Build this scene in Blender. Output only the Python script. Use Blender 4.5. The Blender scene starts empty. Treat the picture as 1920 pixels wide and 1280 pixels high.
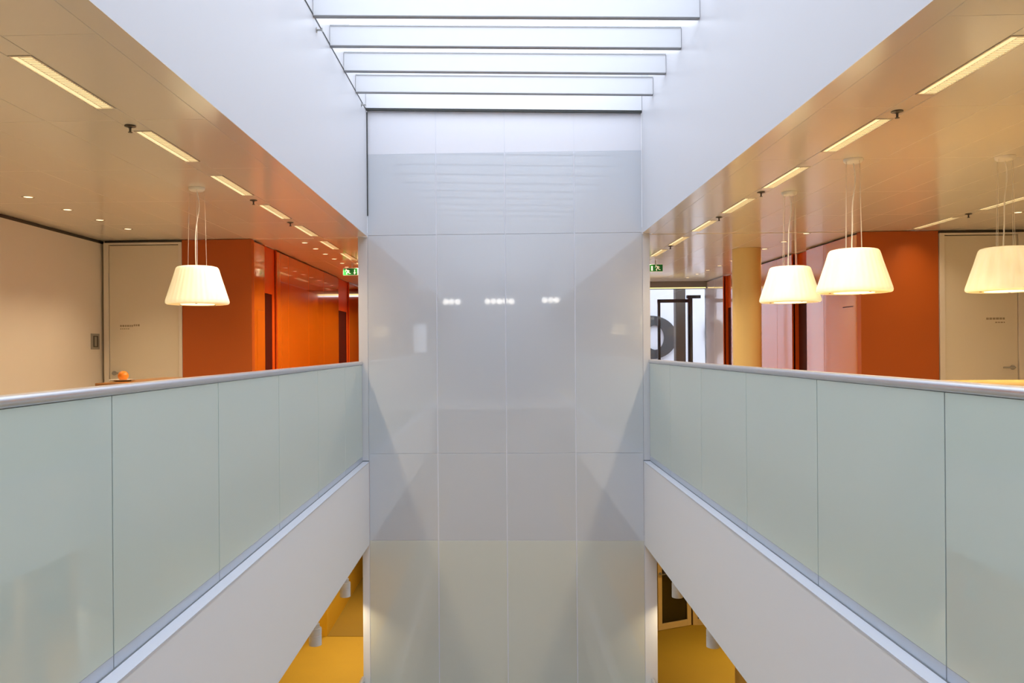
import bpy, bmesh, math, random
from mathutils import Matrix, Vector
random.seed(4)
S = bpy.context.scene
C = S.collection
PI = math.pi
R = math.radians

# ------------------------------------------------------------------ camera
cam_d = bpy.data.cameras.new('camera')
cam = bpy.data.objects.new('camera', cam_d)
C.objects.link(cam)
cam_d.sensor_fit = 'HORIZONTAL'
cam_d.sensor_width = 36.0
cam_d.lens = 36.0 * 1550 / 1920
cam_d.shift_x = 79.1 / 1920
cam_d.shift_y = 13.0 / 1920
cam_d.clip_start = 0.05
cam.matrix_world = (Matrix.Translation((0, 0, 1.3)) @ Matrix.Rotation(R(2.0), 4, 'Z')
                    @ Matrix.Rotation(R(90), 4, 'X') @ Matrix.Rotation(R(-0.42), 4, 'Z'))
S.camera = cam

# ------------------------------------------------------------------ world, exposure
W = bpy.data.worlds.new('overcast')
S.world = W
W.use_nodes = True
wb = W.node_tree.nodes['Background']
# overcast sky: three times brighter at the zenith than at the horizon
_n, _l = W.node_tree.nodes, W.node_tree.links
_tc = _n.new('ShaderNodeTexCoord')
_sx = _n.new('ShaderNodeSeparateXYZ')
_l.new(_tc.outputs['Generated'], _sx.inputs[0])
_mr = _n.new('ShaderNodeMapRange')
_mr.inputs['From Min'].default_value = 0.0
_mr.inputs['From Max'].default_value = 1.0
_mr.inputs['To Min'].default_value = 1.0 / 3.0
_mr.inputs['To Max'].default_value = 1.0
_l.new(_sx.outputs['Z'], _mr.inputs['Value'])
_mu = _n.new('ShaderNodeMath')
_mu.operation = 'MULTIPLY'
_mu.inputs[1].default_value = 5.7
_l.new(_mr.outputs[0], _mu.inputs[0])
_l.new(_mu.outputs[0], wb.inputs[1])
wb.inputs[0].default_value = (0.86, 0.90, 1.0, 1)
S.view_settings.view_transform = 'Standard'
S.view_settings.look = 'None'
S.view_settings.exposure = -0.04
S.view_settings.gamma = 1.0
S.view_settings.use_curve_mapping = False
S.cycles.max_bounces = 7
S.cycles.diffuse_bounces = 4
S.cycles.glossy_bounces = 3
S.cycles.transmission_bounces = 3
S.cycles.transparent_max_bounces = 8
S.cycles.caustics_reflective = False
S.cycles.caustics_refractive = False
S.cycles.sample_clamp_indirect = 8.0
S.cycles.use_denoising = True


def portal(name, loc, sx, sy, rot):
    l = bpy.data.lights.new(name, 'AREA')
    l.shape = 'RECTANGLE'
    l.size, l.size_y = sx, sy
    l.cycles.is_portal = True
    o = bpy.data.objects.new(name, l)
    o.location = loc
    o.rotation_euler = rot
    C.objects.link(o)


portal('sky_portal_roof', (0.07, 0.2, 4.25), 3.0, 18.0, (0, 0, 0))
portal('sky_portal_end_window', (2.82, 16.1, 1.25), 2.3, 2.4, (R(-90), 0, 0))

# lamp powers (watt)
P_STRIP, P_DOWN, P_PEND, P_SPOT = 11.0, 7.0, 6.0, 3.5
WARM = (1.0, 0.78, 0.51)
WARM2 = (1.0, 0.80, 0.50)


# ------------------------------------------------------------------ materials
def mat(name, col, rough=0.5, metal=0.0, spec=0.5, emit=None, estr=0.0, coat=0.0, bump=0.0, bscale=30.0, vary=0.0, vscale=3.0, ior=1.5):
    m = bpy.data.materials.new(name)
    m.use_nodes = True
    nt = m.node_tree
    b = nt.nodes['Principled BSDF']
    b.inputs['Base Color'].default_value = (*col, 1)
    b.inputs['Roughness'].default_value = rough
    b.inputs['Metallic'].default_value = metal
    b.inputs['Specular IOR Level'].default_value = spec
    b.inputs['IOR'].default_value = ior
    b.inputs['Coat Weight'].default_value = coat
    b.inputs['Coat Roughness'].default_value = 0.04
    if emit:
        b.inputs['Emission Color'].default_value = (*emit, 1)
        b.inputs['Emission Strength'].default_value = estr
    tc = nt.nodes.new('ShaderNodeTexCoord')
    if vary > 0:
        n = nt.nodes.new('ShaderNodeTexNoise')
        n.inputs['Scale'].default_value = vscale
        n.inputs['Detail'].default_value = 4
        nt.links.new(tc.outputs['Object'], n.inputs['Vector'])
        mx = nt.nodes.new('ShaderNodeMix')
        mx.data_type = 'RGBA'
        mx.inputs[6].default_value = (*[c * (1 - vary) for c in col], 1)
        mx.inputs[7].default_value = (*[min(1, c * (1 + vary)) for c in col], 1)
        nt.links.new(n.outputs['Fac'], mx.inputs[0])
        nt.links.new(mx.outputs[2], b.inputs['Base Color'])
    if bump > 0:
        n2 = nt.nodes.new('ShaderNodeTexNoise')
        n2.inputs['Scale'].default_value = bscale
        n2.inputs['Detail'].default_value = 3
        nt.links.new(tc.outputs['Object'], n2.inputs['Vector'])
        bp = nt.nodes.new('ShaderNodeBump')
        bp.inputs['Strength'].default_value = bump
        bp.inputs['Distance'].default_value = 0.01
        nt.links.new(n2.outputs['Fac'], bp.inputs['Height'])
        nt.links.new(bp.outputs['Normal'], b.inputs['Normal'])
    return m


def glass_mat(name, tint, gloss=0.08):
    m = bpy.data.materials.new(name)
    m.use_nodes = True
    nt = m.node_tree
    nt.nodes.remove(nt.nodes['Principled BSDF'])
    out = nt.nodes['Material Output']
    t = nt.nodes.new('ShaderNodeBsdfTransparent')
    t.inputs[0].default_value = (*tint, 1)
    g = nt.nodes.new('ShaderNodeBsdfGlossy')
    g.inputs['Roughness'].default_value = 0.02
    mx = nt.nodes.new('ShaderNodeMixShader')
    mx.inputs[0].default_value = gloss
    nt.links.new(t.outputs[0], mx.inputs[1])
    nt.links.new(g.outputs[0], mx.inputs[2])
    nt.links.new(mx.outputs[0], out.inputs[0])
    return m


M = {
    'white': mat('white_paint', (0.64, 0.645, 0.67), 0.38, bump=0.02, bscale=3),
    'whiterow': mat('bright_white_panel', (0.80, 0.80, 0.835), 0.4),
    'fin': mat('white_blade', (0.76, 0.77, 0.785), 0.45),
    'shadowgrey': mat('shadow_line_grey', (0.5, 0.51, 0.52), 0.5),
    'edge': mat('shade_grey_edge', (0.30, 0.31, 0.32), 0.5),
    'fin_dark': mat('dark_gap', (0.05, 0.055, 0.05), 0.6),
    'fascia': mat('fascia_white', (0.82, 0.84, 0.88), 0.5, bump=0.02, bscale=3),
    'warmwhite': mat('cream_wall', (0.82, 0.745, 0.665), 0.45, vary=0.015),
    'door': mat('cream_door', (0.80, 0.72, 0.60), 0.4),
    'ceil': mat('satin_ceiling_panel', (0.80, 0.76, 0.70), 0.16, ior=1.6, bump=0.012, bscale=2.2),
    'ceil_back': mat('ceiling_backing', (0.80, 0.74, 0.66), 0.5),
    'backglass': mat('enamelled_glass', (0.60, 0.625, 0.66), 0.03, ior=2.05),
    'backglass_low': mat('greenish_enamelled_glass', (0.66, 0.69, 0.63), 0.03, ior=2.05),
    'joint': mat('pale_joint', (0.78, 0.79, 0.84), 0.5),
    'balglass': mat('frosted_green_glass', (0.60, 0.69, 0.625), 0.04, ior=1.7),
    'balback': mat('dark_joint', (0.16, 0.18, 0.19), 0.5),
    'channel': mat('blue_grey_channel', (0.50, 0.55, 0.62), 0.35, metal=0.2),
    'ledge': mat('lavender_ledge', (0.62, 0.64, 0.70), 0.4),
    'alu': mat('brushed_aluminium', (0.72, 0.73, 0.76), 0.28, metal=0.9, bump=0.03, bscale=60),
    'steel': mat('steel', (0.45, 0.44, 0.42), 0.3, metal=0.9),
    'dkmetal': mat('dark_metal', (0.10, 0.09, 0.08), 0.4, metal=0.6),
    'orange': mat('orange_matt', (0.50, 0.10, 0.006), 0.5, vary=0.03),
    'orange_gl': mat('orange_gloss', (0.68, 0.185, 0.006), 0.15, ior=1.7, coat=1.0, bump=0.012, bscale=1.0),
    'glarepink': mat('glare_pink_gloss', (0.74, 0.62, 0.62), 0.15, ior=1.7, coat=1.0, bump=0.012, bscale=1.0),  # window glare on the far orange panels, put into the base colour
    'orange_rec': mat('orange_recess', (0.68, 0.10, 0.004), 0.4),
    'maroon': mat('maroon_door', (0.055, 0.006, 0.003), 0.6, spec=0.15),
    'colyel': mat('cream_column', (0.80, 0.62, 0.28), 0.35),
    'ochre': mat('ochre_carpet', (0.47, 0.285, 0.011), 0.75, bump=0.15, bscale=150, vary=0.05),
    'groundfloor': mat('pale_grey_floor', (0.62, 0.63, 0.66), 0.4),
    'bridge': mat('grey_carpet', (0.27, 0.27, 0.28), 0.8),
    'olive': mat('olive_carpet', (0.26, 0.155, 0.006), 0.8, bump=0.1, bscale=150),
    'ochrewall': mat('ochre_wall', (0.70, 0.42, 0.02), 0.5),
    'upfloor': mat('upper_floor_carpet', (0.56, 0.45, 0.27), 0.6, bump=0.1, bscale=150, vary=0.05),
    'wood': mat('oak_top', (0.42, 0.17, 0.04), 0.25, vary=0.18, vscale=9),
    'woodlt': mat('light_wood_top', (0.72, 0.45, 0.14), 0.22, vary=0.12, vscale=9),
    'plate': mat('plate_white', (0.85, 0.82, 0.75), 0.2),
    'orange_fruit': mat('orange_peel', (0.90, 0.24, 0.01), 0.4, bump=0.25, bscale=70),
    'leafgreen': mat('fruit_stem', (0.12, 0.16, 0.03), 0.6),
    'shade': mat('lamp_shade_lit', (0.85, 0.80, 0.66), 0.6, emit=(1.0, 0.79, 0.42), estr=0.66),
    'shade_in': mat('lamp_diffuser_lit', (0.9, 0.85, 0.7), 0.5, emit=(1.0, 0.86, 0.55), estr=1.6),
    'rimm': mat('lamp_rim', (0.70, 0.55, 0.22), 0.4, emit=(1.0, 0.75, 0.33), estr=0.45),
    'clip': mat('brass_clip', (0.22, 0.13, 0.03), 0.4),
    'cable': mat('white_cable', (0.85, 0.82, 0.78), 0.4),
    'wire': mat('steel_wire', (0.75, 0.68, 0.58), 0.3, metal=0.3),
    'strip': mat('strip_lamp_lit', (0.9, 0.85, 0.7), 0.5, emit=(1.0, 0.78, 0.40), estr=0.85),
    'louvre': mat('louvre_alu', (0.85, 0.80, 0.72), 0.25, metal=0.5),
    'downl': mat('downlight_lit', (0.9, 0.85, 0.7), 0.5, emit=(1.0, 0.82, 0.5), estr=2.2),
    'green': mat('exit_green', (0.004, 0.12, 0.02), 0.4, emit=(0.004, 0.16, 0.03), estr=0.25),
    'signwhite': mat('sign_white', (0.85, 0.82, 0.72), 0.4, emit=(1, 0.9, 0.7), estr=0.35),
    'ink': mat('door_print', (0.38, 0.30, 0.20), 0.6),
    'darkgrey': mat('dark_grey_letter', (0.045, 0.05, 0.052), 0.5),
    'blackst': mat('black_steel', (0.008, 0.008, 0.009), 0.4),
    'greycol': mat('taupe_column', (0.10, 0.09, 0.075), 0.6),
    'greybeam': mat('grey_header', (0.22, 0.20, 0.19), 0.5),
    'facade': mat('white_facade', (0.74, 0.76, 0.82), 0.6),
    'creamframe': mat('cream_timber_frame', (0.82, 0.62, 0.26), 0.4),
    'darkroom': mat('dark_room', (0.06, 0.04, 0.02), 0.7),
    'roofglass': glass_mat('roof_glass', (0.93, 0.95, 0.97), 0.05),
    'winglass': glass_mat('window_glass', (0.86, 0.88, 0.90), 0.05),
    'smoke': glass_mat('smoked_glass', (0.20, 0.15, 0.07), 0.10),
    'globe': mat('globe_lit', (0.9, 0.88, 0.85), 0.4, emit=(1, 0.95, 0.86), estr=4.5),
    'slot': mat('light_slot', (0.9, 0.8, 0.5), 0.5, emit=(1.0, 0.75, 0.25), estr=2.0),
}


_sm = M['shade'].node_tree  # streaked noise puts the light and dark of the pleats into the glow
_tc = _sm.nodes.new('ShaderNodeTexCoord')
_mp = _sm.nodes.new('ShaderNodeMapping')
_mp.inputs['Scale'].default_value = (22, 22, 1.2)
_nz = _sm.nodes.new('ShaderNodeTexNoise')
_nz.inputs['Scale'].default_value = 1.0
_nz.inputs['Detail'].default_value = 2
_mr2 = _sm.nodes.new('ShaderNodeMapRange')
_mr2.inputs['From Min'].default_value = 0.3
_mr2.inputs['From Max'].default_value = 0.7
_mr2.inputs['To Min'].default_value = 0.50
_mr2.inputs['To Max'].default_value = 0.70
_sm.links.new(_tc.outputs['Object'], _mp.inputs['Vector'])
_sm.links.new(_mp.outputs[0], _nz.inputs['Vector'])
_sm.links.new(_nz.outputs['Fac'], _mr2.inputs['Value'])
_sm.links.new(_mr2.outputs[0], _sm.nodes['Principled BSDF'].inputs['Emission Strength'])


# ------------------------------------------------------------------ mesh helpers
def box(bm, x0, x1, y0, y1, z0, z1, bev=0.0):
    if x1 < x0: x0, x1 = x1, x0
    if y1 < y0: y0, y1 = y1, y0
    if z1 < z0: z0, z1 = z1, z0
    g = bmesh.ops.create_cube(bm, size=1.0)
    vs = g['verts']
    for v in vs:
        v.co = Vector(((x0 + x1) / 2 + v.co.x * (x1 - x0), (y0 + y1) / 2 + v.co.y * (y1 - y0), (z0 + z1) / 2 + v.co.z * (z1 - z0)))
    if bev > 0:
        es = list({e for v in vs for e in v.link_edges})
        bmesh.ops.bevel(bm, geom=es, offset=bev, segments=1, affect='EDGES')
    return vs


def lathe(bm, prof, n=40, cx=0.0, cy=0.0, pleat=0.0, npl=0):
    rings = []
    for (r, z) in prof:
        ring = []
        for i in range(n):
            a = 2 * PI * i / n
            rr = r
            if pleat and r > 0.1:
                rr = r * (1 + pleat * math.cos(npl * a))
            ring.append(bm.verts.new((cx + rr * math.cos(a), cy + rr * math.sin(a), z)))
        rings.append(ring)
    for k in range(len(rings) - 1):
        a, b = rings[k], rings[k + 1]
        for i in range(n):
            j = (i + 1) % n
            bm.faces.new((a[i], a[j], b[j], b[i]))
    return rings


def cap(bm, ring, flip=False):
    bm.faces.new(ring[::-1] if flip else ring)


def tube(bm, pts, r, n=8, closed_ends=True):
    rings = []
    for i, p in enumerate(pts):
        p = Vector(p)
        if i == 0: d = Vector(pts[1]) - p
        elif i == len(pts) - 1: d = p - Vector(pts[i - 1])
        else: d = Vector(pts[i + 1]) - Vector(pts[i - 1])
        d.normalize()
        up = Vector((0, 0, 1)) if abs(d.z) < 0.9 else Vector((1, 0, 0))
        a = d.cross(up).normalized()
        b = a.cross(d).normalized()
        rings.append([bm.verts.new(p + a * (r * math.cos(2 * PI * k / n)) + b * (r * math.sin(2 * PI * k / n))) for k in range(n)])
    for k in range(len(rings) - 1):
        for i in range(n):
            j = (i + 1) % n
            bm.faces.new((rings[k][i], rings[k][j], rings[k + 1][j], rings[k + 1][i]))
    if closed_ends:
        bm.faces.new(rings[0][::-1])
        bm.faces.new(rings[-1])


def prism_xz(bm, pts, y0, y1):
    a = [bm.verts.new((x, y0, z)) for x, z in pts]
    b = [bm.verts.new((x, y1, z)) for x, z in pts]
    bm.faces.new(a)
    bm.faces.new(b[::-1])
    n = len(pts)
    for i in range(n):
        j = (i + 1) % n
        bm.faces.new((a[j], a[i], b[i], b[j]))


def finish(bm, name, m, parent=None, smooth=False, loc=None):
    bmesh.ops.recalc_face_normals(bm, faces=bm.faces)
    me = bpy.data.meshes.new(name)
    bm.to_mesh(me)
    bm.free()
    me.materials.append(M[m] if isinstance(m, str) else m)
    if smooth:
        for p in me.polygons: p.use_smooth = True
        me.set_sharp_from_angle(angle=R(38))
    o = bpy.data.objects.new(name, me)
    C.objects.link(o)
    if parent is not None: o.parent = parent
    if loc is not None: o.location = loc
    return o


def bx(name, m, dims, parent=None, bev=0.0, loc=None):
    bm = bmesh.new()
    box(bm, *dims, bev=bev)
    return finish(bm, name, m, parent, loc=loc)


def boxes(name, m, lst, parent=None, bev=0.0):
    bm = bmesh.new()
    for d in lst: box(bm, *d, bev=bev)
    return finish(bm, name, m, parent)


def empty(name, loc=(0, 0, 0)):
    o = bpy.data.objects.new(name, None)
    o.location = loc
    o.empty_display_size = 0.1
    C.objects.link(o)
    return o


def tag(o, label, cat, group=None):
    o['label'] = label
    o['category'] = cat
    if group: o['group'] = group
    return o


def struct(o):
    o['kind'] = 'structure'
    return o


def dup(root, loc):
    r = root.copy()
    C.objects.link(r)
    r.location = loc
    for ch in list(root.children):
        c = ch.copy()
        C.objects.link(c)
        c.parent = r
        for g in list(ch.children):
            d = g.copy()
            C.objects.link(d)
            d.parent = c
    return r


def area_light(name, parent, loc, sx, sy, watt, col, spread=110, shape='RECTANGLE'):
    l = bpy.data.lights.new(name, 'AREA')
    l.shape = shape
    l.size = sx
    l.size_y = sy
    l.energy = watt
    l.color = col
    l.spread = R(spread)
    o = bpy.data.objects.new(name, l)
    o.parent = parent
    o.location = loc
    C.objects.link(o)
    return o


# ------------------------------------------------------------------ main dimensions (metres, eye at 1.30)
XL, XR = -1.45, 1.585          # void edges
D = 9.15                       # glass end wall
ZC = 2.55                      # upper ceiling
ZS = -0.868                    # underside of slab
ZT = 0.05                      # slab edge top
WLX, WRX = -4.49, 5.78         # side walls
CLX, CRX = -2.77, 3.97         # corridor walls
PLX, PRX = -1.557, 1.668       # posts beside the glass wall
YB = -9.0                      # wall behind the camera
YD = 9.20                      # door walls
YEL = 18.2                     # end of the left corridor
YER = 16.0                     # end window of the right corridor
LOW = -3.5                     # lower storey floor

# ------------------------------------------------------------------ floors and slabs


def slab(name, x0, x1, y0, y1, z0, z1, m):
    return struct(bx(name, m, (x0, x1, y0, y1, z0, z1)))


for lev, nm in ((0.0, 'upper'), (LOW, 'lower')):
    fm = 'upfloor' if lev == 0 else 'ochre'
    for side, xe, xo in (('west', XL, WLX - 0.15), ('east', XR, WRX + 0.15)):
        s = 1 if xe > 0 else -1
        base = slab('floor_%s_%s' % (nm, side), xe + 0.12 * s, xo, YB, YER if s > 0 else YEL, lev + ZS + 0.02, lev, fm)
        bx('fascia', 'fascia', (xe, xe + 0.119 * s, YB, D - 0.001, lev + ZS, lev + ZT - 0.012), base)
        bx('ledge', 'ledge', (xe - 0.002 * s, xe + 0.119 * s, YB, D - 0.001, lev + ZT - 0.011, lev + ZT), base)
        bx('soffit', 'white', (xe + 0.121 * s, xo, YB, YER if s > 0 else YEL, lev + ZS, lev + ZS + 0.018), base)
slab('floor_bridge', XL + 0.005, XR - 0.005, -3.0, 0.5, -0.5, -0.002, 'bridge')
slab('floor_ground', WLX - 0.15, WRX + 0.15, YB, YEL, -7.2, -7.0, 'groundfloor')

# ------------------------------------------------------------------ outer walls
struct(bx('wall_left', 'warmwhite', (WLX - 0.15, WLX, YB, YD + 0.09, 0.001, ZC - 0.035)))
struct(bx('trim_1', 'dkmetal', (WLX - 0.15, WLX - 0.012, YB, YD + 0.09, ZC - 0.034, ZC)))
wl = bpy.data.objects['wall_left']
pull = bx('flush_pull', 'steel', (WLX - 0.004, WLX + 0.006, 8.955, 9.145, 1.32, 1.495), wl)
pull.data.materials.append(M['dkmetal'])
bx('pull_recess', 'dkmetal', (WLX + 0.0061, WLX + 0.0075, 9.00, 9.11, 1.345, 1.47), pull)
bx('pull_grip', 'steel', (WLX + 0.0076, WLX + 0.012, 9.02, 9.07, 1.355, 1.46), pull)
struct(bx('wall_right', 'warmwhite', (WRX, WRX + 0.15, YB, YD, 0.001, ZC)))
struct(bx('wall_lower_left', 'warmwhite', (WLX - 0.15, WLX, YB, YEL, LOW + 0.001, ZS - 0.001)))
struct(bx('wall_lower_right', 'warmwhite', (WRX, WRX + 0.15, YB, YER, LOW + 0.001, ZS - 0.001)))
struct(bx('wall_ground_left', 'warmwhite', (WLX - 0.15, WLX, YB, YEL, -7, LOW + ZS - 0.001)))
struct(bx('wall_ground_right', 'warmwhite', (WRX, WRX + 0.15, YB, YER, -7, LOW + ZS - 0.001)))
# wall behind the camera with a tall window
struct(boxes('wall_front', 'white', [
    (WLX - 0.15, -2.85, YB - 0.2, YB, -7.2, 4.5), (-2.35, WRX + 0.15, YB - 0.2, YB, -7.2, 4.5),
    (-2.85, -2.35, YB - 0.2, YB, -7.2, 1.15), (-2.85, -2.35, YB - 0.2, YB, 2.15, 4.5)]))
wf = struct(boxes('window_3', 'alu', [(-2.85, -2.81, YB - 0.12, YB - 0.08, 1.15, 2.15), (-2.39, -2.35, YB - 0.12, YB - 0.08, 1.15, 2.15),
                                      (-2.81, -2.39, YB - 0.12, YB - 0.08, 1.15, 1.19), (-2.81, -2.39, YB - 0.12, YB - 0.08, 2.11, 2.15),
                                      (-2.74, -2.71, YB - 0.12, YB - 0.08, 1.19, 2.11)]))
bx('pane', 'winglass', (-2.81, -2.39, YB - 0.105, YB - 0.095, 1.19, 2.11), wf)

# ------------------------------------------------------------------ bulkheads above the ceilings (sides of the void)
ZTOPL, ZTOPR = 3.945, 3.865
bl = struct(bx('wall_bulkhead_left', 'white', (XL - 0.12, XL, YB, D - 0.001, ZC + 0.004, 4.5)))
br = struct(bx('wall_bulkhead_right', 'white', (XR, XR + 0.12, YB, D - 0.001, ZC + 0.004, 4.5)))
bx('edge_trim', 'ceil', (XL - 0.12, XL, YB, D - 0.001, ZC, ZC + 0.0035), bl)
bx('edge_trim', 'ceil', (XR, XR + 0.12, YB, D - 0.001, ZC, ZC + 0.0035), br)
bx('shadow_gap', 'fin_dark', (XL + 0.0005, XL + 0.004, 0.0, D - 0.02, ZTOPL + 0.0, ZTOPL + 0.012), bl)
bx('shadow_gap', 'fin_dark', (XL + 0.0005, XL + 0.012, D - 0.016, D - 0.006, 2.78, 3.93), bl)

# ------------------------------------------------------------------ end wall: glossy enamelled glass panels
wb_ = struct(bx('wall_back', 'joint', (XL, XR, D + 0.0052, D + 0.30, -7.0, 4.5)))
xs = [XL + 0.0, -0.682, 0.080, 0.844, XR]
rows = [(3.462, 3.93, 'whiterow'), (2.562, 3.462, 'backglass'), (0.138, 2.562, 'backglass'), (-0.826, 0.138, 'backglass'),
        (-3.25, -0.826, 'backglass_low'), (-4.3, -3.25, 'backglass_low'), (-6.99, -4.3, 'backglass_low')]
for (z0, z1, m) in rows:
    for k in range(4):
        g = 0.0065 if m != 'whiterow' else 0.003
        bx('wall_panel' if m == 'whiterow' else 'glass_panel', m,
           (xs[k] + (g if k else 0.003), xs[k + 1] - (g if k < 3 else 0.003), D if m != 'whiterow' else D + 0.003, D + 0.005, z0 + 0.0018, z1 - 0.0018), wb_, bev=0.0008)
# posts on both sides of the glass wall (the core's corners)
for nm, x0, x1 in (('trim_2', PLX, XL - 0.001), ('trim_3', XR + 0.001, PRX)):
    o = struct(bx(nm, 'white', (x0, x1, D, D + 0.45, ZT + 0.008, ZC - 0.001), bev=0.003))
    bx('base_gap', 'balback', (x0, x1, D - 0.0005, D + 0.45, ZT - 0.004, ZT + 0.007), o)
    bx('post', 'fascia', ((-1.53, x1) if x0 < 0 else (x0, 1.722)) + (D, D + 0.45, LOW + ZT, ZS - 0.001), o, bev=0.003)
# sides of the core
struct(bx('wall_core_left', 'orange', (PLX + 0.01, PLX + 0.10, D + 0.46, YEL, ZS, 2.55)))
struct(bx('wall_core_lower', 'white', (-1.51, -1.42, D + 0.46, YEL, -7, ZS - 0.001)))
struct(bx('wall_core_right', 'white', (PRX - 0.10, PRX - 0.01, D + 0.46, YER + 0.1, -7, 2.55)))

# ------------------------------------------------------------------ ceilings
BAY = 1.21
Y0B = 3.205
cl = struct(boxes('ceiling_left', 'ceil_back', [(WLX - 0.15, XL - 0.121, YB, YD + 0.2, ZC + 0.004, ZC + 0.12), (CLX - 0.7, PLX + 0.02, YD + 0.201, YEL, ZC + 0.004, ZC + 0.12),
                                                (WLX, XL - 0.121, YB, 0.78, ZC, ZC + 0.0035)]))
cr = struct(boxes('ceiling_right', 'ceil_back', [(XR + 0.121, WRX + 0.15, YB, YD + 0.2, ZC + 0.004, ZC + 0.12), (PRX - 0.02, CRX + 0.7, YD + 0.201, YER, ZC + 0.004, ZC + 0.12),
                                                 (XR + 0.121, WRX, YB, 0.78, ZC, ZC + 0.0035)]))
bx('roof_upstand', 'ceil_back', (XL - 0.30, XL - 0.125, D - 0.2, D + 0.5, ZC + 0.125, 4.4), cl)
bx('roof_upstand', 'ceil_back', (XR + 0.125, XR + 0.30, D - 0.2, D + 0.5, ZC + 0.125, 4.4), cr)
panel_cache = {}


def ceil_panel(par, x0, x1, y0, y1):
    w, l = round(x1 - x0, 3), round(y1 - y0, 3)
    g = 0.0014
    key = (w, l)
    if key not in panel_cache:
        bm = bmesh.new()
        box(bm, -w / 2 + g, w / 2 - g, -l / 2 + g, l / 2 - g, 0, 0.0035, bev=0.0016)
        o = finish(bm, 'ceiling_panel', 'ceil', par)
        panel_cache[key] = o.data
    else:
        o = bpy.data.objects.new('ceiling_panel', panel_cache[key])
        C.objects.link(o)
        o.parent = par
    o.location = ((x0 + x1) / 2, (y0 + y1) / 2, ZC)


LXC, RXC = -2.015, 2.135       # centre lines of the light strips
LW = 0.055                     # half width of the strip
xl = [XL - 0.121, LXC + LW, LXC - LW, -2.45, -2.81, -3.17, -3.53, -3.89, -4.25, WLX]
xr = [XR + 0.121, RXC - LW, RXC + LW, 2.58, 2.94, 3.30, 3.66, 4.02, 4.435, 4.545, 4.90, 5.26, WRX]
for k in range(-2, 5):
    ya, yb = Y0B + BAY * k, min(Y0B + BAY * (k + 1), YD)
    for i in range(len(xl) - 1):
        if xl[i] == LXC + LW:   # light strip: filler between fixtures
            ceil_panel(cl, xl[i + 1], xl[i], ya - 0.22 + (0 if k > -2 else 0.22), ya + 0.215)
        else:
            ceil_panel(cl, xl[i + 1], xl[i], ya, yb)
    for i in range(len(xr) - 1):
        if abs(xr[i] - (RXC - LW)) < 1e-6 or abs(xr[i] - 4.435) < 1e-6:
            ceil_panel(cr, xr[i], xr[i + 1], ya - 0.22 + (0 if k > -2 else 0.22), ya + 0.215)
        else:
            ceil_panel(cr, xr[i], xr[i + 1], ya, yb)
for k in range(5, 13):
    ya, yb = max(YD, Y0B + BAY * k), min(Y0B + BAY * (k + 1), YEL)
    if yb - ya < 0.05: continue
    for a, b in ((PLX, LXC + LW), (LXC - LW, -2.45), (-2.45, CLX)):
        ceil_panel(cl, b, a, ya, yb)
    ceil_panel(cl, LXC - LW, LXC + LW, Y0B + BAY * k - 0.22, min(YEL, Y0B + BAY * k + 0.215))
    yb = min(yb, YER)
    if yb - ya < 0.05: continue
    for a, b in ((PRX, RXC - LW), (RXC + LW, 2.58), (2.58, 3.0), (3.0, 3.48), (3.48, CRX)):
        ceil_panel(cr, a, b, ya, yb)
    ceil_panel(cr, RXC - LW, RXC + LW, Y0B + BAY * k - 0.22, min(YER, Y0B + BAY * k + 0.215))

# ------------------------------------------------------------------ skylight
sk = empty('skylight', (0, 0, 0))
tag(sk, 'daylight roof of white cross blades under glass above the void', 'skylight')


def zfin(x): return ZTOPL + (ZTOPR - ZTOPL) * (x - XL) / (XR - XL)


def fin(y, th=0.055, h=0.17, m='fin', name='roof_blade', z0=0.0):
    bm = bmesh.new()
    vs = box(bm, XL + 0.003, XR - 0.003, y - th / 2, y + th / 2, z0, z0 + h)
    for v in vs: v.co.z += zfin(v.co.x)
    o = finish(bm, name, m, sk)
    if name == 'roof_blade' and th > 0.05:
        e = fin(y, 0.05, 0.006, 'edge', 'underside_shade_strip', -0.0065)  # grey colour puts the shade on the blade's underside into a strip
        e2 = fin(y - th / 2 - 0.004, 0.007, 0.010, 'shadowgrey', 'shadow_line', h - 0.004)  # thin grey bar standing in for the glazing bar's shadow
    return o


ys = [D - 0.03 - 0.65 * k for k in range(28)]
for i, y in enumerate(ys):
    if i == 0:
        fin(y, 0.05, 0.17, z0=0.022)
        fin(y, 0.035, 0.02, 'fin_dark', 'dark_edge')
    else:
        fin(y)
        fin(y - 0.15, 0.02, 0.02, 'fin', 'glazing_bar', z0=0.235)
bm = bmesh.new()
for i in range(len(ys) - 1):
    y1, y0 = ys[i], ys[i + 1]
    vs = box(bm, XL + 0.002, XR - 0.002, y0 + 0.006, y1 - 0.006, 0.27, 0.28)
    for v in vs: v.co.z += zfin(v.co.x)
    if i < 14:
        finish(bm, 'roof_pane', 'roofglass', sk)
        bm = bmesh.new()
finish(bm, 'roof_pane', 'roofglass', sk)


def wall_sprinkler(y, z, label):
    r = empty('wall_sprinkler', (XL + 0.0, y, z))
    bm = bmesh.new()
    tube(bm, [(0, 0, 0), (0.006, 0, 0)], 0.022, 12)
    finish(bm, 'flange', 'steel', r)
    bm = bmesh.new()
    tube(bm, [(0.006, 0, 0), (0.045, 0, 0)], 0.008, 8)
    finish(bm, 'nozzle', 'steel', r)
    bm = bmesh.new()
    tube(bm, [(0.045, 0, 0), (0.049, 0, 0)], 0.018, 10)
    finish(bm, 'deflector', 'steel', r)
    tag(r, label, 'sprinkler', 'wall sprinklers below the skylight')


wall_sprinkler(6.62, 3.875, 'small steel sprinkler on white wall by second roof blade from the top')
wall_sprinkler(8.80, 3.915, 'small steel sprinkler on white wall by the corner of the glass wall')

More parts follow.
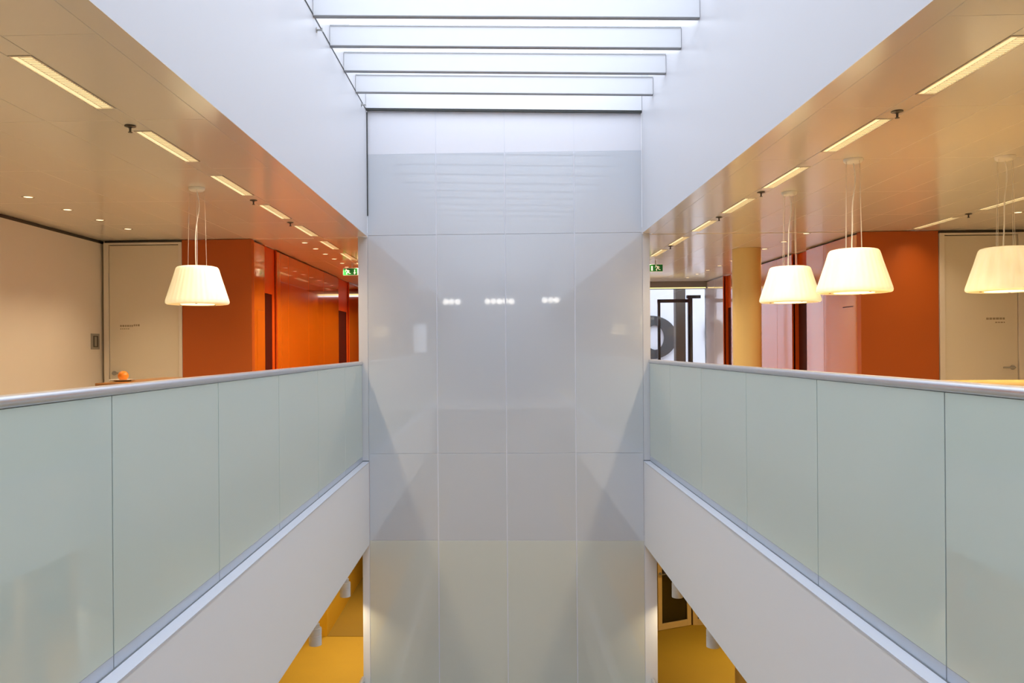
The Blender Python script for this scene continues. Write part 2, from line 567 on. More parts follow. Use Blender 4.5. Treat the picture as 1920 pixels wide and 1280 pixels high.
# ------------------------------------------------------------------ orange core walls, doors on the left
wol = struct(bx('wall_orange_left', 'orange', (-3.56, CLX, YD, YD + 0.10, 0.001, ZC - 0.004)))
wol2 = struct(bx('wall_corridor_left', 'orange_rec', (CLX - 0.60, CLX - 0.45, YD + 0.11, YEL, 0.001, ZC)))


def corridor_panels(par, x, sgn, segs, niches, d, pale=99.0):
    # panels stand 2 cm proud of the wall line x; sgn = outward (away from corridor) direction
    for (a, b) in segs:
        bx('wall_panel', 'orange_gl' if a < pale else 'glarepink', (x, x + 0.02 * sgn, a + 0.003, b - 0.003, 0.002, ZC - 0.018), par, bev=0.0015)
        bx('panel_backing', 'maroon', (x + 0.021 * sgn, x + 0.04 * sgn, a, b, 0.002, ZC - 0.012), par)
    for (a, b) in niches:
        bx('niche_wall', 'orange_rec', (x + d * sgn, x + (d + 0.02) * sgn, a, b, 1.985, ZC - 0.004), par)
        bx('niche_jamb', 'orange_rec', (x + 0.001 * sgn, x + (d + 0.02) * sgn, b, b + 0.004, 0.002, ZC - 0.004), par)
        bx('niche_jamb', 'orange_rec', (x + 0.001 * sgn, x + (d + 0.02) * sgn, a - 0.004, a, 0.002, ZC - 0.004), par)
        dl = bx('niche_door', 'maroon', (x + (d + 0.005) * sgn, x + (d + 0.03) * sgn, a, b - (0.12 if sgn < 0 else 0.0), 0.002, 1.984), par)
        if sgn < 0: bx('niche_wall', 'orange_rec', (x + d * sgn, x + (d + 0.02) * sgn, b - 0.119, b, 0.002, 1.984), par)
        bx('door_kickplate', 'dkmetal', (x + (d + 0.001) * sgn, x + (d + 0.0045) * sgn, a + 0.05, b - 0.13, 0.01, 0.16), dl)


corridor_panels(wol2, CLX, -1, [(YD + 0.101, 9.725), (10.27, 10.83), (10.83, 11.99), (11.99, 13.03), (13.03, 14.25), (15.28, 16.6), (16.6, YEL)], [(9.725, 10.27), (14.25, 15.28)], 0.03)
bx('access_hatch', 'orange_gl', (CLX + 0.0005, CLX + 0.003, 9.40, 9.68, 1.0, 1.76), wol2, bev=0.001)
wel = struct(bx('wall_corridor_end', 'orange', (CLX, PLX + 0.01, YEL - 0.02, YEL + 0.1, 0.001, ZC - 0.09)))
bx('light_slot', 'slot', (CLX, PLX + 0.01, YEL - 0.04, YEL - 0.01, ZC - 0.06, ZC - 0.03), wel)
bx('slot_cover', 'maroon', (CLX, PLX, YEL - 1.1, YEL - 0.06, ZC - 0.03, ZC - 0.002), wel)

# glossy panels, right
wor = struct(bx('wall_orange_right', 'orange', (CRX, 4.805, YD, YD + 0.10, 0.001, ZC - 0.004)))
wor2 = struct(bx('wall_corridor_right', 'orange_rec', (CRX + 0.45, CRX + 0.60, YD + 0.11, YER, 0.001, ZC)))
corridor_panels(wor2, CRX, 1, [(YD + 0.101, 10.235), (10.235, 10.80), (11.33, 11.93), (11.93, 12.80), (12.80, 14.26), (14.76, 15.34), (15.34, YER)], [(10.80, 11.33), (14.26, 14.76)], 0.085, 14.7)
bx('slot_handle', 'maroon', (CRX - 0.001, CRX + 0.001, 9.40, 9.68, 1.735, 1.745), wor2)


def door(name, x0, x1, handle_x, hdir, text, wall_x1):
    """cream door in a door wall at YD; leaf between x0 and x1"""
    d = struct(bx(name, 'door', (x0 + 0.004, x1 - 0.004, YD + 0.004, YD + 0.045, 0.008, 2.49), bev=0.002))
    fr = boxes('door_frame', 'warmwhite', [(x0 - 0.055, x0 - 0.001, YD - 0.012, YD + 0.09, 0.001, ZC - 0.03), (x1 + 0.001, x1 + wall_x1, YD - 0.012, YD + 0.09, 0.001, ZC - 0.03),
                                           (x0 - 0.001, x1 + 0.001, YD - 0.012, YD + 0.09, 2.498, ZC - 0.03)], d)
    bx('shadow_gap', 'dkmetal', (x0 - 0.055, x1 + wall_x1, YD + 0.02, YD + 0.09, ZC - 0.03, ZC - 0.003), d)
    bx('door_stop', 'dkmetal', (x0 - 0.001, x1 + 0.001, YD + 0.05, YD + 0.06, 0.001, 2.4985), d)
    bm = bmesh.new()
    tube(bm, [(handle_x, YD + 0.004, 1.05), (handle_x, YD - 0.006, 1.05)], 0.026, 16)
    h = finish(bm, 'door_handle', 'steel', d, True)
    bm = bmesh.new()
    tube(bm, [(handle_x, YD - 0.006, 1.05), (handle_x, YD - 0.045, 1.05), (handle_x + hdir * 0.02, YD - 0.05, 1.05), (handle_x + hdir * 0.125, YD - 0.05, 1.05)], 0.010, 10)
    finish(bm, 'lever', 'steel', h, True)
    bm = bmesh.new()
    for (a, z, ws, hh) in text:
        xx = a
        for w in ws:
            box(bm, xx, xx + w, YD + 0.002, YD + 0.0045, z, z + hh)
            xx += w + 0.008
    finish(bm, 'door_lettering', 'ink', d)
    return d


door('door_1', -4.40, -3.60, -4.345, 1, [(-4.275, 1.572, [0.018, 0.022, 0.016, 0.02, 0.014, 0.016], 0.022), (-4.275, 1.545, [0.014, 0.012, 0.016, 0.012, 0.018], 0.010),
                                         (-4.12, 1.578, [0.016, 0.014, 0.022], 0.022)], 0.038)
door('door_2', 4.868, 5.655, 5.59, -1, [(5.315, 1.572, [0.026, 0.026, 0.028, 0.03, 0.026, 0.02], 0.022), (5.41, 1.535, [0.022, 0.02, 0.024, 0.012], 0.013)], 0.08)
struct(bx('wall_light_stop_left', 'warmwhite', (WLX - 0.15, -3.561, YD + 0.091, YD + 0.2, 0.001, ZC + 0.12)))  # added unseen behind the door to block sky light leaking in
struct(bx('wall_light_stop_right', 'warmwhite', (4.806, WRX + 0.15, YD + 0.101, YD + 0.2, 0.001, ZC + 0.12)))  # likewise added out of sight, stops light leaking past the other door
struct(bx('wall_door_right', 'warmwhite', (5.74, WRX, YD, YD + 0.1, 0.001, ZC)))

# round column, both storeys
bm = bmesh.new()
lathe(bm, [(0.178, 0.001), (0.178, ZC - 0.001)], 48)
col = finish(bm, 'column', 'colyel', None, True, (3.187, 10.73, 0))
struct(col)
bm = bmesh.new()
lathe(bm, [(0.178, LOW + 0.001), (0.178, ZS - 0.001)], 48)
finish(bm, 'column_shaft', 'colyel', col, True)

# ------------------------------------------------------------------ end window of the right corridor and what stands outside
w2 = struct(boxes('window_2', 'greybeam', [(PRX, CRX + 0.45, YER - 0.10, YER + 0.15, 2.415, ZC - 0.001), (PRX, CRX + 0.45, YER - 0.02, YER + 0.08, 0.001, 0.06)]))
for xm in (PRX + 0.02, 2.45, CRX + 0.02):
    bx('mullion', 'alu', (xm - 0.02, xm + 0.02, YER - 0.02, YER + 0.06, 0.061, 2.414), w2)
for a, b in ((PRX + 0.041, 2.429), (2.471, CRX - 0.001)):
    bx('pane', 'winglass', (a, b, YER + 0.015, YER + 0.025, 0.061, 2.414), w2)
bx('header_light', 'slot', (PRX + 0.05, CRX - 0.02, YER - 0.104, YER - 0.101, 2.416, 2.432), w2)
dk = empty('steel_gate_frame', (3.4, YER + 0.35, 0))
k = 1.024
boxes('post', 'blackst', [(0.325, 0.405, 0.0, 0.08, -0.8, 2.25)], dk)
boxes('post', 'blackst', [(-0.275, -0.225, -0.02, 0.03, -0.8, 2.215)], dk)
boxes('top_bar', 'blackst', [(-0.275, 0.325, -0.02, 0.05, 2.17, 2.235)], dk)
boxes('bracket', 'blackst', [(0.30, 0.56, -0.02, 0.08, 2.25, 2.31)], dk)
tag(dk, 'thin black steel gate frame standing outside the corridor end window', 'gate frame')
oc = bx('outdoor_column', 'greycol', (3.56, 3.76, 16.75, 16.95, -7.0, 4.3), bev=0.01)
tag(oc, 'dark taupe square column outside the corridor end window', 'column')
fa = bx('white_facade', 'facade', (1.0, 9.0, 18.62, 18.8, -7.0, 3.4))
tag(fa, 'plain white panel wall outdoors carrying large dark letters', 'wall')


def ring_letter(name, cx, cz, rx, rz, ix, iz, ox, label):
    n = 56
    bm = bmesh.new()
    o1, i1, o2, i2 = [], [], [], []
    for t in range(n):
        a = 2 * PI * t / n
        po = (cx + rx * math.cos(a), cz + rz * math.sin(a))
        pi_ = (cx + ox + ix * math.cos(a), cz + iz * math.sin(a))
        o1.append(bm.verts.new((po[0], 18.56, po[1]))); o2.append(bm.verts.new((po[0], 18.618, po[1])))
        i1.append(bm.verts.new((pi_[0], 18.56, pi_[1]))); i2.append(bm.verts.new((pi_[0], 18.618, pi_[1])))
    for t in range(n):
        u = (t + 1) % n
        bm.faces.new((o1[t], o1[u], i1[u], i1[t]))
        bm.faces.new((o2[u], o2[t], i2[t], i2[u]))
        bm.faces.new((o1[u], o1[t], o2[t], o2[u]))
        bm.faces.new((i1[t], i1[u], i2[u], i2[t]))
    o = finish(bm, name, 'darkgrey')
    return tag(o, label, 'letter', 'facade letters seen through the window')


ring_letter('facade_letter', 3.40, 1.515, 0.575, 0.485, 0.20, 0.275, 0.09, 'large dark grey round letter O on the white wall outdoors')
ring_letter('facade_letter', 5.10, 1.60, 0.50, 0.56, 0.22, 0.30, 0.0, 'edge of a dark curved letter beside the black gate post outdoors')

# ------------------------------------------------------------------ balustrades


def balustrade(xg, s, lev, joints, label, yend=D - 0.012):
    """s = -1 glass on the left of the void (faces +x), s = +1 on the right"""
    r = empty('glass_balustrade', (xg, 0, lev + ZT))
    tag(r, label, 'balustrade', 'balustrades along the void')
    js = sorted(joints)
    for a, b in zip(js[:-1], js[1:]):
        bx('glass_panel', 'balglass', (0, 0.018 * s, a + 0.004, b - 0.004, 0.055, 1.074), r, bev=0.001)
        bx('joint_seal', 'balback', (0.003 * s, 0.015 * s, b - 0.0038, b + 0.0038, 0.004, 1.072), r)
        bx('clear_foot', 'channel', (0.0005 * s, 0.018 * s, a + 0.004, b - 0.004, 0.004, 0.0545), r)
    bx('base_seal', 'balback', (-0.004 * s, 0.03 * s, js[0], js[-1], 0.0002, 0.0038), r)
    bm = bmesh.new()
    n = 20
    tube(bm, [(0.012 * s, js[0], 1.095), (0.012 * s, yend - 0.0, 1.095)], 0.0225, n)
    finish(bm, 'handrail', 'alu', r, True)
    return r


JL = [8.125 - 1.232 * k for k in range(0, 8)] + [D - 0.005]
JR = [8.07 - 1.234 * k for k in range(0, 8)] + [D - 0.005]
balustrade(XL - 0.07, -1, 0, JL, 'pale green glass balustrade with aluminium rail in front of the table with the orange')
balustrade(XR + 0.07, 1, 0, JR, 'pale green glass balustrade with aluminium rail in front of the three pendant lamps')
balustrade(XL - 0.07, -1, LOW, JL, 'lower storey glass balustrade, rail end showing below the table with the orange')
balustrade(XR + 0.07, 1, LOW, JR, 'lower storey glass balustrade, rail end showing below the cream framed door')

# ------------------------------------------------------------------ ceiling strip lights


def strip_proto():
    r = empty('strip_light', (0, 0, 0))
    L, w = 0.385, LW - 0.004
    boxes('frame', 'louvre', [(-w, -w + 0.008, -L, L, -0.003, 0.003), (w - 0.008, w, -L, L, -0.003, 0.003), (-w + 0.008, w - 0.008, -L, -L + 0.008, -0.003, 0.003), (-w + 0.008, w - 0.008, L - 0.008, L, -0.003, 0.003)], r)
    boxes('diffuser', 'strip', [(-w + 0.008, w - 0.008, -L + 0.008, L - 0.008, 0.001, 0.003)], r)
    bm = bmesh.new()
    for k in range(36):
        y = -L + 0.02 + k * (2 * L - 0.04) / 35
        box(bm, -0.012, w - 0.010, y - 0.001, y + 0.001, -0.0025, 0.0008)
    box(bm, -0.014, -0.0125, -L + 0.01, L - 0.01, -0.0025, 0.0008)
    o = finish(bm, 'louvre', 'louvre', r)
    area_light('strip_lamp', r, (0, 0, -0.005), 2 * w - 0.02, 2 * L - 0.03, P_STRIP, WARM, 120)
    return r


sp = strip_proto()
first = True
ordn = ['first', 'second', 'third', 'fourth', 'fifth', 'sixth', 'seventh', 'eighth', 'ninth']
GL = 'recessed strip lights in the ceiling'


def place_strip(x, y, label):
    global first
    o = sp if first else dup(sp, (x, y, ZC))
    o.location = (x, y, ZC)
    first = False
    tag(o, label, 'ceiling light', GL)


for k in range(-4, 12):
    y = Y0B + BAY * k + 0.605
    if y < YEL - 0.4:
        if 0 <= k <= 8:
            place_strip(LXC, y, 'recessed strip light, %s in the row above the table with the orange' % ordn[k])
        elif k < 0 or k % 2: place_strip(LXC, y, 'recessed strip light out of sight in the row above the table with the orange')
    if y < YER - 0.4:
        if 0 <= k <= 8:
            place_strip(RXC, y, 'recessed strip light, %s in the row beside the three pendant lamps' % ordn[k])
        elif k < 0 or k % 2: place_strip(RXC, y, 'recessed strip light out of sight in the row beside the three pendant lamps')
outer_lamp = next(c for c in sp.children if c.type == 'LIGHT').data.copy()
outer_lamp.energy = 4.5
for k in range(-4, 5):
    y = Y0B + BAY * k + 0.605 - (0.22 if k == 4 else 0.22)
    lab = {4: 'recessed strip light nearest the cream door with black lettering at the far wall', 3: 'recessed strip light behind the cable of the outermost pendant lamp'}.get(k, 'recessed strip light out of sight in the outer row')
    place_strip(4.49, y + 0.22, lab)
    for ch in bpy.data.objects[[o_.name for o_ in C.objects if o_.name.startswith('strip_light')][-1]].children:
        if ch.type == 'LIGHT': ch.data = outer_lamp
added_low_lamp = next(c for c in sp.children if c.type == 'LIGHT').data.copy()
added_low_lamp.energy = 26
# lower storey strips (added out of sight to brighten the lower floor)
for x in (-3.4, 4.0):
    for y in (1.0, 4.0, 7.0, 10.0, 12.6) + ((14.9,) if x < 0 else ()):
        if x < 0 and y > 9: x = -2.3
        o = dup(sp, (x, y, ZS - 0.004))
        for ch in o.children:
            if ch.type == 'LIGHT':
                ch.data = added_low_lamp
        tag(o, 'unseen strip light added to brighten the lower storey', 'ceiling light', 'added lower storey strip lights')

# ------------------------------------------------------------------ downlights


def down_proto():
    r = empty('downlight', (0, 0, 0))
    bm = bmesh.new()
    lathe(bm, [(0.034, -0.001), (0.036, -0.004), (0.048, -0.004), (0.050, -0.0005)], 24)
    finish(bm, 'trim_ring', 'louvre', r, True)
    bm = bmesh.new()
    rg = lathe(bm, [(0.0345, -0.0012), (0.0345, -0.0005)], 24)
    cap(bm, rg[0]); cap(bm, rg[1], True)
    finish(bm, 'lens', 'downl', r)
    l = bpy.data.lights.new('downlight_lamp', 'SPOT')
    l.energy = P_DOWN * 6
    l.color = WARM2
    l.spot_size = R(100)
    l.spot_blend = 1.0
    l.shadow_soft_size = 0.02
    o = bpy.data.objects.new('downlight_lamp', l)
    o.parent = r
    o.location = (0, 0, -0.012)
    C.objects.link(o)
    return r


dp = down_proto()
dfirst = True


def place_down(x, y, label, group):
    global dfirst
    o = dp if dfirst else dup(dp, (x, y, ZC))
    o.location = (x, y, ZC)
    dfirst = False
    tag(o, label, 'downlight', group)


for i, y in enumerate((8.345, 7.75, 7.16, 6.55)):
    place_down(-3.79, y, 'round recessed downlight, %s from the plain cream door' % ordn[i], 'downlights before the cream wall')
for i in range(12):
    y = 9.60 + 0.58 * i
    lab = 'round recessed downlight, %s along the orange corridor wall' % ordn[i] if i < 9 else 'round recessed downlight deep in the orange corridor'
    place_down(-2.26 if i < 5 else -2.30, y, lab, 'downlights of the orange corridor')
rd = [(1507, 3.30, 8.70), (1475, 3.30, 9.20), (1440, 3.30, 9.75)]
for i in range(9):
    y = 9.3 + 0.72 * i
    place_down(3.42, y, 'round recessed downlight, %s along the glossy pink-orange panels' % ordn[i], 'downlights of the corridor with the column')
place_down(4.92, 8.0, 'round recessed downlight above the cream door beside the outer strip lights', 'downlights of the corridor with the column')

rlamp = next(c for c in dp.children if c.type == 'LIGHT').data.copy()
rlamp.energy *= 0.55
for o in C.objects:
    if o.type == 'LIGHT' and o.parent and o.parent.name.startswith('downlight') and o.parent.location.x > 0: o.data = rlamp

# ------------------------------------------------------------------ ceiling sprinklers


def spr_proto():
    r = empty('ceiling_sprinkler', (0, 0, 0))
    bm = bmesh.new()
    lathe(bm, [(0.0, -0.0005), (0.030, -0.0005), (0.031, -0.006), (0.012, -0.010), (0.010, -0.012)], 20)
    finish(bm, 'rosette', 'dkmetal', r, True)
    bm = bmesh.new()
    tube(bm, [(0, 0, -0.010), (0, 0, -0.036)], 0.006, 10)
    finish(bm, 'nozzle', 'dkmetal', r, True)
    bm = bmesh.new()
    rg = lathe(bm, [(0.012, -0.036), (0.012, -0.039)], 14)
    cap(bm, rg[0]); cap(bm, rg[1], True)
    finish(bm, 'deflector', 'dkmetal', r)
    return r


sq = spr_proto()
qfirst = True
for x, y, lab in ((LXC - 0.02, 4.52, 'dark ceiling sprinkler between the two largest strip lights above the table side'),
                  (LXC - 0.02, 6.83, 'dark ceiling sprinkler beyond the third strip light on the table side'),
                  (LXC - 0.02, 8.05, 'dark ceiling sprinkler beyond the fourth strip light on the table side'),
                  (RXC, 4.49, 'dark ceiling sprinkler between the two largest strip lights beside the pendant lamps'),
                  (RXC, 6.78, 'dark ceiling sprinkler beyond the third strip light beside the pendant lamps'),
                  (RXC, 8.06, 'dark ceiling sprinkler beyond the fourth strip light beside the pendant lamps'),
                  (RXC, 10.32, 'dark ceiling sprinkler close to the exit sign by the end window'),
                  (4.49, 8.05, 'dark ceiling sprinkler between the strip lights of the outer row')):
    o = sq if qfirst else dup(sq, (x, y, ZC))
    o.location = (x, y, ZC)
    qfirst = False
    tag(o, lab, 'sprinkler', 'ceiling sprinklers')

# ------------------------------------------------------------------ pendant lamps


def pendant_proto():
    r = empty('pendant_lamp', (0, 0, 0))     # origin at the ceiling
    zb, zt = -0.897, -0.607
    prof = [(0.218, zb + 0.0005), (0.226, zb + 0.002), (0.2335, zb + 0.008), (0.2355, zb + 0.020), (0.232, zb + 0.036),
            (0.205, zb + 0.122), (0.180, zb + 0.200), (0.163, zb + 0.258), (0.157, zb + 0.275), (0.148, zb + 0.285), (0.130, zt), (0.06, zt + 0.003), (0.012, zt + 0.004)]
    bm = bmesh.new()
    lathe(bm, prof, 144, pleat=0.007, npl=36)
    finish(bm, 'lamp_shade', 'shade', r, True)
    bm = bmesh.new()
    lathe(bm, [(0.126, zb + 0.008), (0.128, zb + 0.0015), (0.2175, zb + 0.0008)], 96)
    finish(bm, 'bottom_ring', 'rimm', r, True)
    bm = bmesh.new()
    rg = lathe(bm, [(0.1255, zb - 0.001), (0.1255, zb + 0.006)], 48)
    cap(bm, rg[0]); cap(bm, rg[1], True)
    df = finish(bm, 'lamp_diffuser', 'shade_in', r)
    bm = bmesh.new()
    for a in (0.9, 2.9, 5.0):
        tube(bm, [(0.15 * math.cos(a), 0.15 * math.sin(a), zb + 0.006), (0.15 * math.cos(a), 0.15 * math.sin(a), zb - 0.002)], 0.008, 8)
    finish(bm, 'clip', 'clip', r)
    bm = bmesh.new()
    lathe(bm, [(0.0, -0.001), (0.062, -0.001), (0.060, -0.016), (0.050, -0.026), (0.020, -0.030), (0.0, -0.030)], 32)
    finish(bm, 'canopy', 'cable', r, True)
    for a in (0.35, 1.92, 3.49, 5.06):
        bm = bmesh.new()
        tube(bm, [(0.056 * math.cos(a), 0.056 * math.sin(a), -0.02), (0.068 * math.cos(a), 0.068 * math.sin(a), zt + 0.003)], 0.0016, 6)
        finish(bm, 'suspension_wire', 'wire', r)
    bm = bmesh.new()
    pts = []
    for i in range(25):
        t = i / 24
        pts.append((0.012 * math.sin(t * 9.0) * (1 - t) + 0.010 * math.sin(t * 5 + 0.4) - 0.004, 0.006 * math.sin(t * 7), -0.028 + (zt + 0.032) * t))
    tube(bm, pts, 0.0042, 8)
    finish(bm, 'power_cable', 'cable', r, True)
    area_light('pendant_bulb', r, (0, 0, zb - 0.004), 0.24, 0.24, P_PEND, WARM2, 150, 'DISK')
    return r


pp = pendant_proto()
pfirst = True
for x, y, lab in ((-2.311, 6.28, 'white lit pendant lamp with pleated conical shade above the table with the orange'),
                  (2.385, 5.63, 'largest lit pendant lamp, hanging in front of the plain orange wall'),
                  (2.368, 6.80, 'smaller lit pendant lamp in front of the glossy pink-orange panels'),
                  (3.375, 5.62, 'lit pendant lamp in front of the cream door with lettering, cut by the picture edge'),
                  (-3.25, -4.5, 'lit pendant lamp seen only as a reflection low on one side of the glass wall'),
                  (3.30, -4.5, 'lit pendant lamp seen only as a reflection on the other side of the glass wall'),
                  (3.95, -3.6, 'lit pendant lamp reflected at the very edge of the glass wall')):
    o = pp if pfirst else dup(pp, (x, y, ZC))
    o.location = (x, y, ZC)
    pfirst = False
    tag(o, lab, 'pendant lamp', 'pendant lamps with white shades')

# ------------------------------------------------------------------ exit signs


def man(bm, cx, cz, s, f, y):
    """running figure, f = facing (+1 to +x)"""
    def P(lst): prism_xz(bm, [(cx + f * a * s, cz + b * s) for a, b in lst], y, y - 0.002)
    n = 10
    P([(0.30 + 0.10 * math.cos(2 * PI * i / n), 0.36 + 0.10 * math.sin(2 * PI * i / n)) for i in range(n)])
    P([(-0.02, 0.28), (0.20, 0.26), (0.10, -0.08), (-0.12, -0.04)])
    P([(0.16, 0.26), (0.20, 0.16), (0.46, 0.06), (0.48, 0.14)])
    P([(0.0, 0.28), (0.02, 0.18), (-0.24, 0.02), (-0.32, 0.10)])
    P([(-0.08, 0.0), (0.10, -0.06), (0.34, -0.20), (0.26, -0.32), (0.18, -0.24)])
    P([(0.18, -0.24), (0.30, -0.22), (0.26, -0.48), (0.16, -0.48)])
    P([(-0.12, -0.02), (0.04, -0.06), (-0.14, -0.30), (-0.42, -0.36), (-0.42, -0.26), (-0.22, -0.22)])


def exit_sign(x0, x1, y, z0, z1, kind, label):
    r = empty('exit_sign', ((x0 + x1) / 2, y, z0))
    w, h = (x1 - x0) / 2, z1 - z0
    bx('sign_box', 'signwhite', (-w, w, 0, 0.03, 0, h), r, bev=0.003)
    gx1 = w * 0.62 if kind == 'L' else w
    bx('green_face', 'green', (-w + 0.002, gx1 - 0.002, -0.003, -0.0005, 0.003, h - 0.003), r)
    bm = bmesh.new()
    if kind == 'L':
        man(bm, -w * 0.42, h * 0.52, h * 0.85, -1, -0.0035)
    else:
        man(bm, w * 0.30, h * 0.52, h * 0.85, -1, -0.0035)
    finish(bm, 'running_figure', 'signwhite', r)
    bm = bmesh.new()
    if kind == 'L':
        c = w * 0.30
        box(bm, c - 0.006, c + 0.006, -0.0055, -0.0035, h * 0.35, h * 0.8)
        prism_xz(bm, [(c - 0.02, h * 0.38), (c, h * 0.12), (c + 0.02, h * 0.38)], -0.0035, -0.0055)
        finish(bm, 'arrow', 'signwhite', r)
    else:
        c = -w * 0.5
        box(bm, c - 0.014, c + 0.008, -0.0055, -0.0035, h * 0.14, h * 0.76)
        finish(bm, 'door_symbol', 'signwhite', r)
    bx('hanger', 'steel', (-0.006, 0.006, 0.010, 0.020, h, ZC - z0), r)
    tag(r, label, 'exit sign', 'green exit signs')


exit_sign(-2.264, -2.0, 12.0, 2.379, 2.485, 'L', 'green exit sign with running figure and arrow in the orange corridor')
exit_sign(2.168, 2.372, 12.0, 2.386, 2.492, 'R', 'green exit sign with running figure before the corridor end window')

# ------------------------------------------------------------------ tables, plate and orange


def bar_table(x0, x1, y0, y1, z, m, label):
    r = empty('bar_table', ((x0 + x1) / 2, (y0 + y1) / 2, 0))
    w, l = (x1 - x0) / 2, (y1 - y0) / 2
    bx('table_top', m, (-w, w, -l, l, z - 0.045, z), r, bev=0.003)
    for sx in (-1, 1):
        for sy in (-1, 1):
            bx('leg', 'steel', (sx * (w - 0.06) - 0.02, sx * (w - 0.06) + 0.02, sy * (l - 0.06) - 0.02, sy * (l - 0.06) + 0.02, 0.001, z - 0.046), r)
    for sx in (-1, 1):
        bx('footrail', 'steel', (sx * (w - 0.06) - 0.012, sx * (w - 0.06) + 0.012, -l + 0.085, l - 0.085, 0.28, 0.31), r)
    return tag(r, label, 'table', 'high tables behind the balustrades')


bar_table(-3.03, -1.85, 6.10, 7.40, 1.06, 'wood', 'brown wooden bar-height table carrying a plate with an orange')
bar_table(2.0, 3.75, 4.2, 5.75, 1.06, 'woodlt', 'light wooden bar-height table just above the rail beneath the pendant lamps')
PX, PY = -2.98, 6.44
bm = bmesh.new()
rg = lathe(bm, [(0.045, 0.0), (0.06, 0.001), (0.098, 0.012), (0.100, 0.015), (0.096, 0.015), (0.058, 0.005), (0.03, 0.004)], 40)
cap(bm, rg[0], True); cap(bm, rg[-1])
pl = finish(bm, 'plate', 'plate', None, True, (PX, PY, 1.0605))
tag(pl, 'small white plate on the brown wooden table', 'plate')
bm = bmesh.new()
lathe(bm, [(0.0, 0.0)] + [(0.0405 * math.sin(PI * i / 18) ** 0.96, 0.0385 * (1 - math.cos(PI * i / 18))) for i in range(1, 18)] + [(0.004, 0.0765), (0.0, 0.0745)], 32)
fr = finish(bm, 'orange', 'orange_fruit', None, True, (PX + 0.01, PY, 1.0648))
tag(fr, 'whole orange lying on the small white plate', 'orange')
bm = bmesh.new()
lathe(bm, [(0.0, 0.079), (0.003, 0.0785), (0.004, 0.0755)], 8)
finish(bm, 'stem_end', 'leafgreen', fr)

# ------------------------------------------------------------------ lower storey


def spot(x, y, label):
    r = empty('pendant_spotlight', (x, y, ZS))
    bm = bmesh.new()
    tube(bm, [(0, 0, 0), (0, 0, -0.33)], 0.011, 8)
    finish(bm, 'stem', 'white', r)
    bm = bmesh.new()
    rg = lathe(bm, [(0.012, -0.325), (0.034, -0.325), (0.040, -0.331), (0.040, -0.365), (0.057, -0.367), (0.058, -0.372), (0.058, -0.422), (0.0555, -0.424), (0.0555, -0.430),
                    (0.058, -0.432), (0.058, -0.520), (0.052, -0.522), (0.050, -0.50)], 32)
    cap(bm, rg[-1], True)
    finish(bm, 'lamp_housing', 'fascia', r, True)
    bm = bmesh.new()
    rg = lathe(bm, [(0.049, -0.502), (0.049, -0.506)], 24)
    cap(bm, rg[0]); cap(bm, rg[1], True)
    finish(bm, 'lens', 'downl', r)
    area_light('spot_lamp', r, (0, 0, -0.51), 0.09, 0.09, P_SPOT, WARM2, 120, 'DISK')
    return tag(r, label, 'spotlight', 'cylinder spotlights under the balconies')


spot(1.90, 7.48, 'white cylinder spotlight under the balcony, the one over the bare ochre floor by the column')
spot(1.90, 8.96, 'white cylinder spotlight under the balcony in front of the cream framed glass door')
spot(-1.69, 7.48, 'white cylinder spotlight under the other balcony, lower of the two over ochre floor')
spot(-1.69, 8.95, 'white cylinder spotlight under the other balcony, upper of the two over ochre floor')

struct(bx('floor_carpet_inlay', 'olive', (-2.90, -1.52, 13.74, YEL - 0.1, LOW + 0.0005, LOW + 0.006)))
struct(bx('wall_lower_corridor', 'ochrewall', (WLX, -2.905, 13.74, YEL, LOW + 0.001, ZS - 0.001)))
struct(bx('wall_lower_end', 'ochrewall', (-2.90, PLX, YEL - 0.05, YEL, LOW + 0.007, ZS - 0.001)))
struct(bx('wall_lower_far', 'darkroom', (PRX, WRX, YER - 0.05, YER, LOW + 0.001, ZS - 0.001)))
struct(bx('wall_lower_side', 'darkroom', (WRX - 0.05, WRX - 0.001, 14.5, YER - 0.06, LOW + 0.001, ZS - 0.001)))


def glazed(par, w, h, label_h=None):
    """framed glass leaf in local coords, x 0..w, z 0..h, y 0..0.05"""
    st, bt = 0.085, 0.105
    bx('stile', 'creamframe', (0, st, 0, 0.05, 0, h), par, bev=0.002)
    bx('stile', 'creamframe', (w - st, w, 0, 0.05, 0, h), par, bev=0.002)
    bx('rail', 'creamframe', (st, w - st, 0, 0.05, 0, bt), par, bev=0.002)
    bx('rail', 'creamframe', (st, w - st, 0, 0.05, h - 0.085, h), par, bev=0.002)
    bx('pane', 'smoke', (st, w - st, 0.02, 0.03, bt, h - 0.085), par)


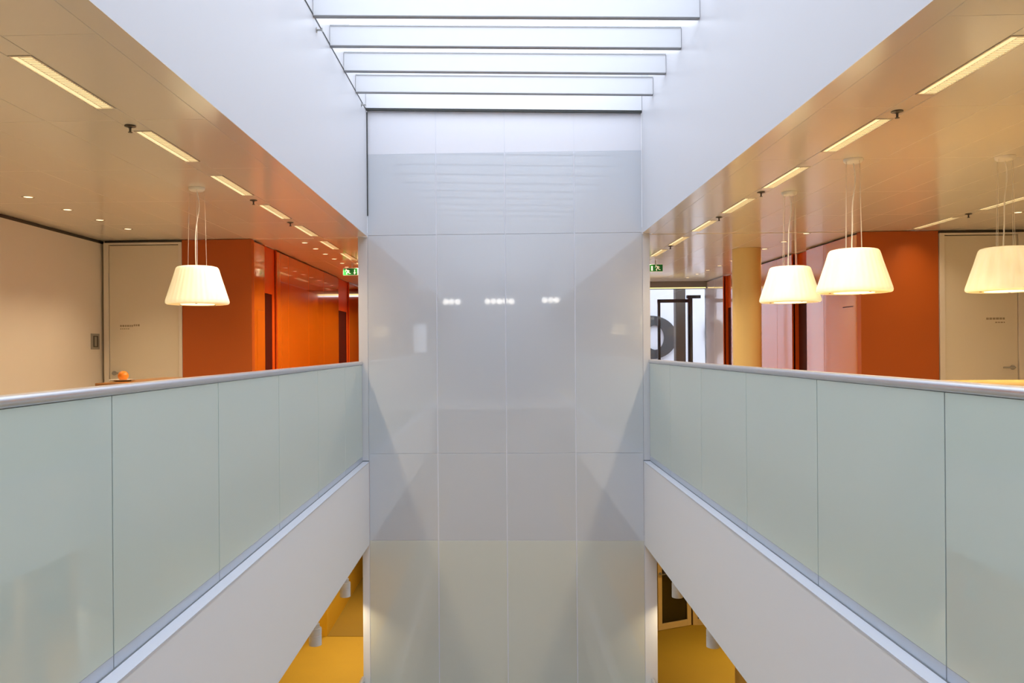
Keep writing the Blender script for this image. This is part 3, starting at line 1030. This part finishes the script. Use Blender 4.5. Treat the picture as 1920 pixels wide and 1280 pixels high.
leaf = empty('glass_door', (2.66, 14.065, LOW + 0.008))
glazed(leaf, 0.70, 2.3)
leaf.rotation_euler = (0, 0, math.atan2(14.375 - 14.065, 3.285 - 2.66))
bm = bmesh.new()
tube(bm, [(0.042, 0.0, 0.96), (0.042, -0.010, 0.96)], 0.026, 14)
hd = finish(bm, 'door_handle', 'steel', leaf, True)
bm = bmesh.new()
tube(bm, [(0.042, -0.010, 0.96), (0.042, -0.05, 0.96), (0.06, -0.055, 0.96), (0.175, -0.055, 0.96)], 0.009, 8)
finish(bm, 'lever', 'steel', hd, True)
tag(leaf, 'half open cream framed glass door with lever handle on the lower storey', 'door')
for i in range(2):
    pn = empty('glazed_partition', (3.315 + 1.2 * i, 14.385, LOW + 0.001))
    glazed(pn, 1.19, 2.62)
    tag(pn, 'cream framed glazed partition beside the half open door' if i == 0 else 'cream framed glazed partition hidden behind the balcony, next to the wall', 'partition', 'glazed partitions downstairs')

# ------------------------------------------------------------------ lamps behind the camera that the glass wall reflects


def globes(cx, y, z, n, label):
    r = empty('globe_chandelier', (cx, y, z))
    for i in range(n):
        gx = (i - (n - 1) / 2) * 0.155
        bm = bmesh.new()
        bmesh.ops.create_uvsphere(bm, u_segments=20, v_segments=12, radius=0.075)
        g = finish(bm, 'globe', 'globe', r, True, (gx, 0.05 * ((i % 2) * 2 - 1), 0))
        bm = bmesh.new()
        tube(bm, [(0, 0, 0.07), (0, 0, 0.295)], 0.006, 6)
        finish(bm, 'stem', 'steel', g)
    bx('bar', 'steel', (-(n * 0.075), n * 0.075, -0.06, 0.06, 0.29, 0.32), r)
    bx('drop_rod', 'steel', (-0.008, 0.008, -0.008, 0.008, 0.32, 3.86 - z), r)
    tag(r, label, 'chandelier', 'globe lamps reflected in the glass wall')


globes(-1.20, -2.9, 2.50, 3, 'row of three white globe lamps reflected above the middle of the glass wall')
globes(0.03, -2.9, 2.50, 5, 'row of five white globe lamps reflected at the central joint of the glass wall')
globes(1.34, -2.9, 2.52, 3, 'row of three white globe lamps reflected next to the third joint of the glass wall')
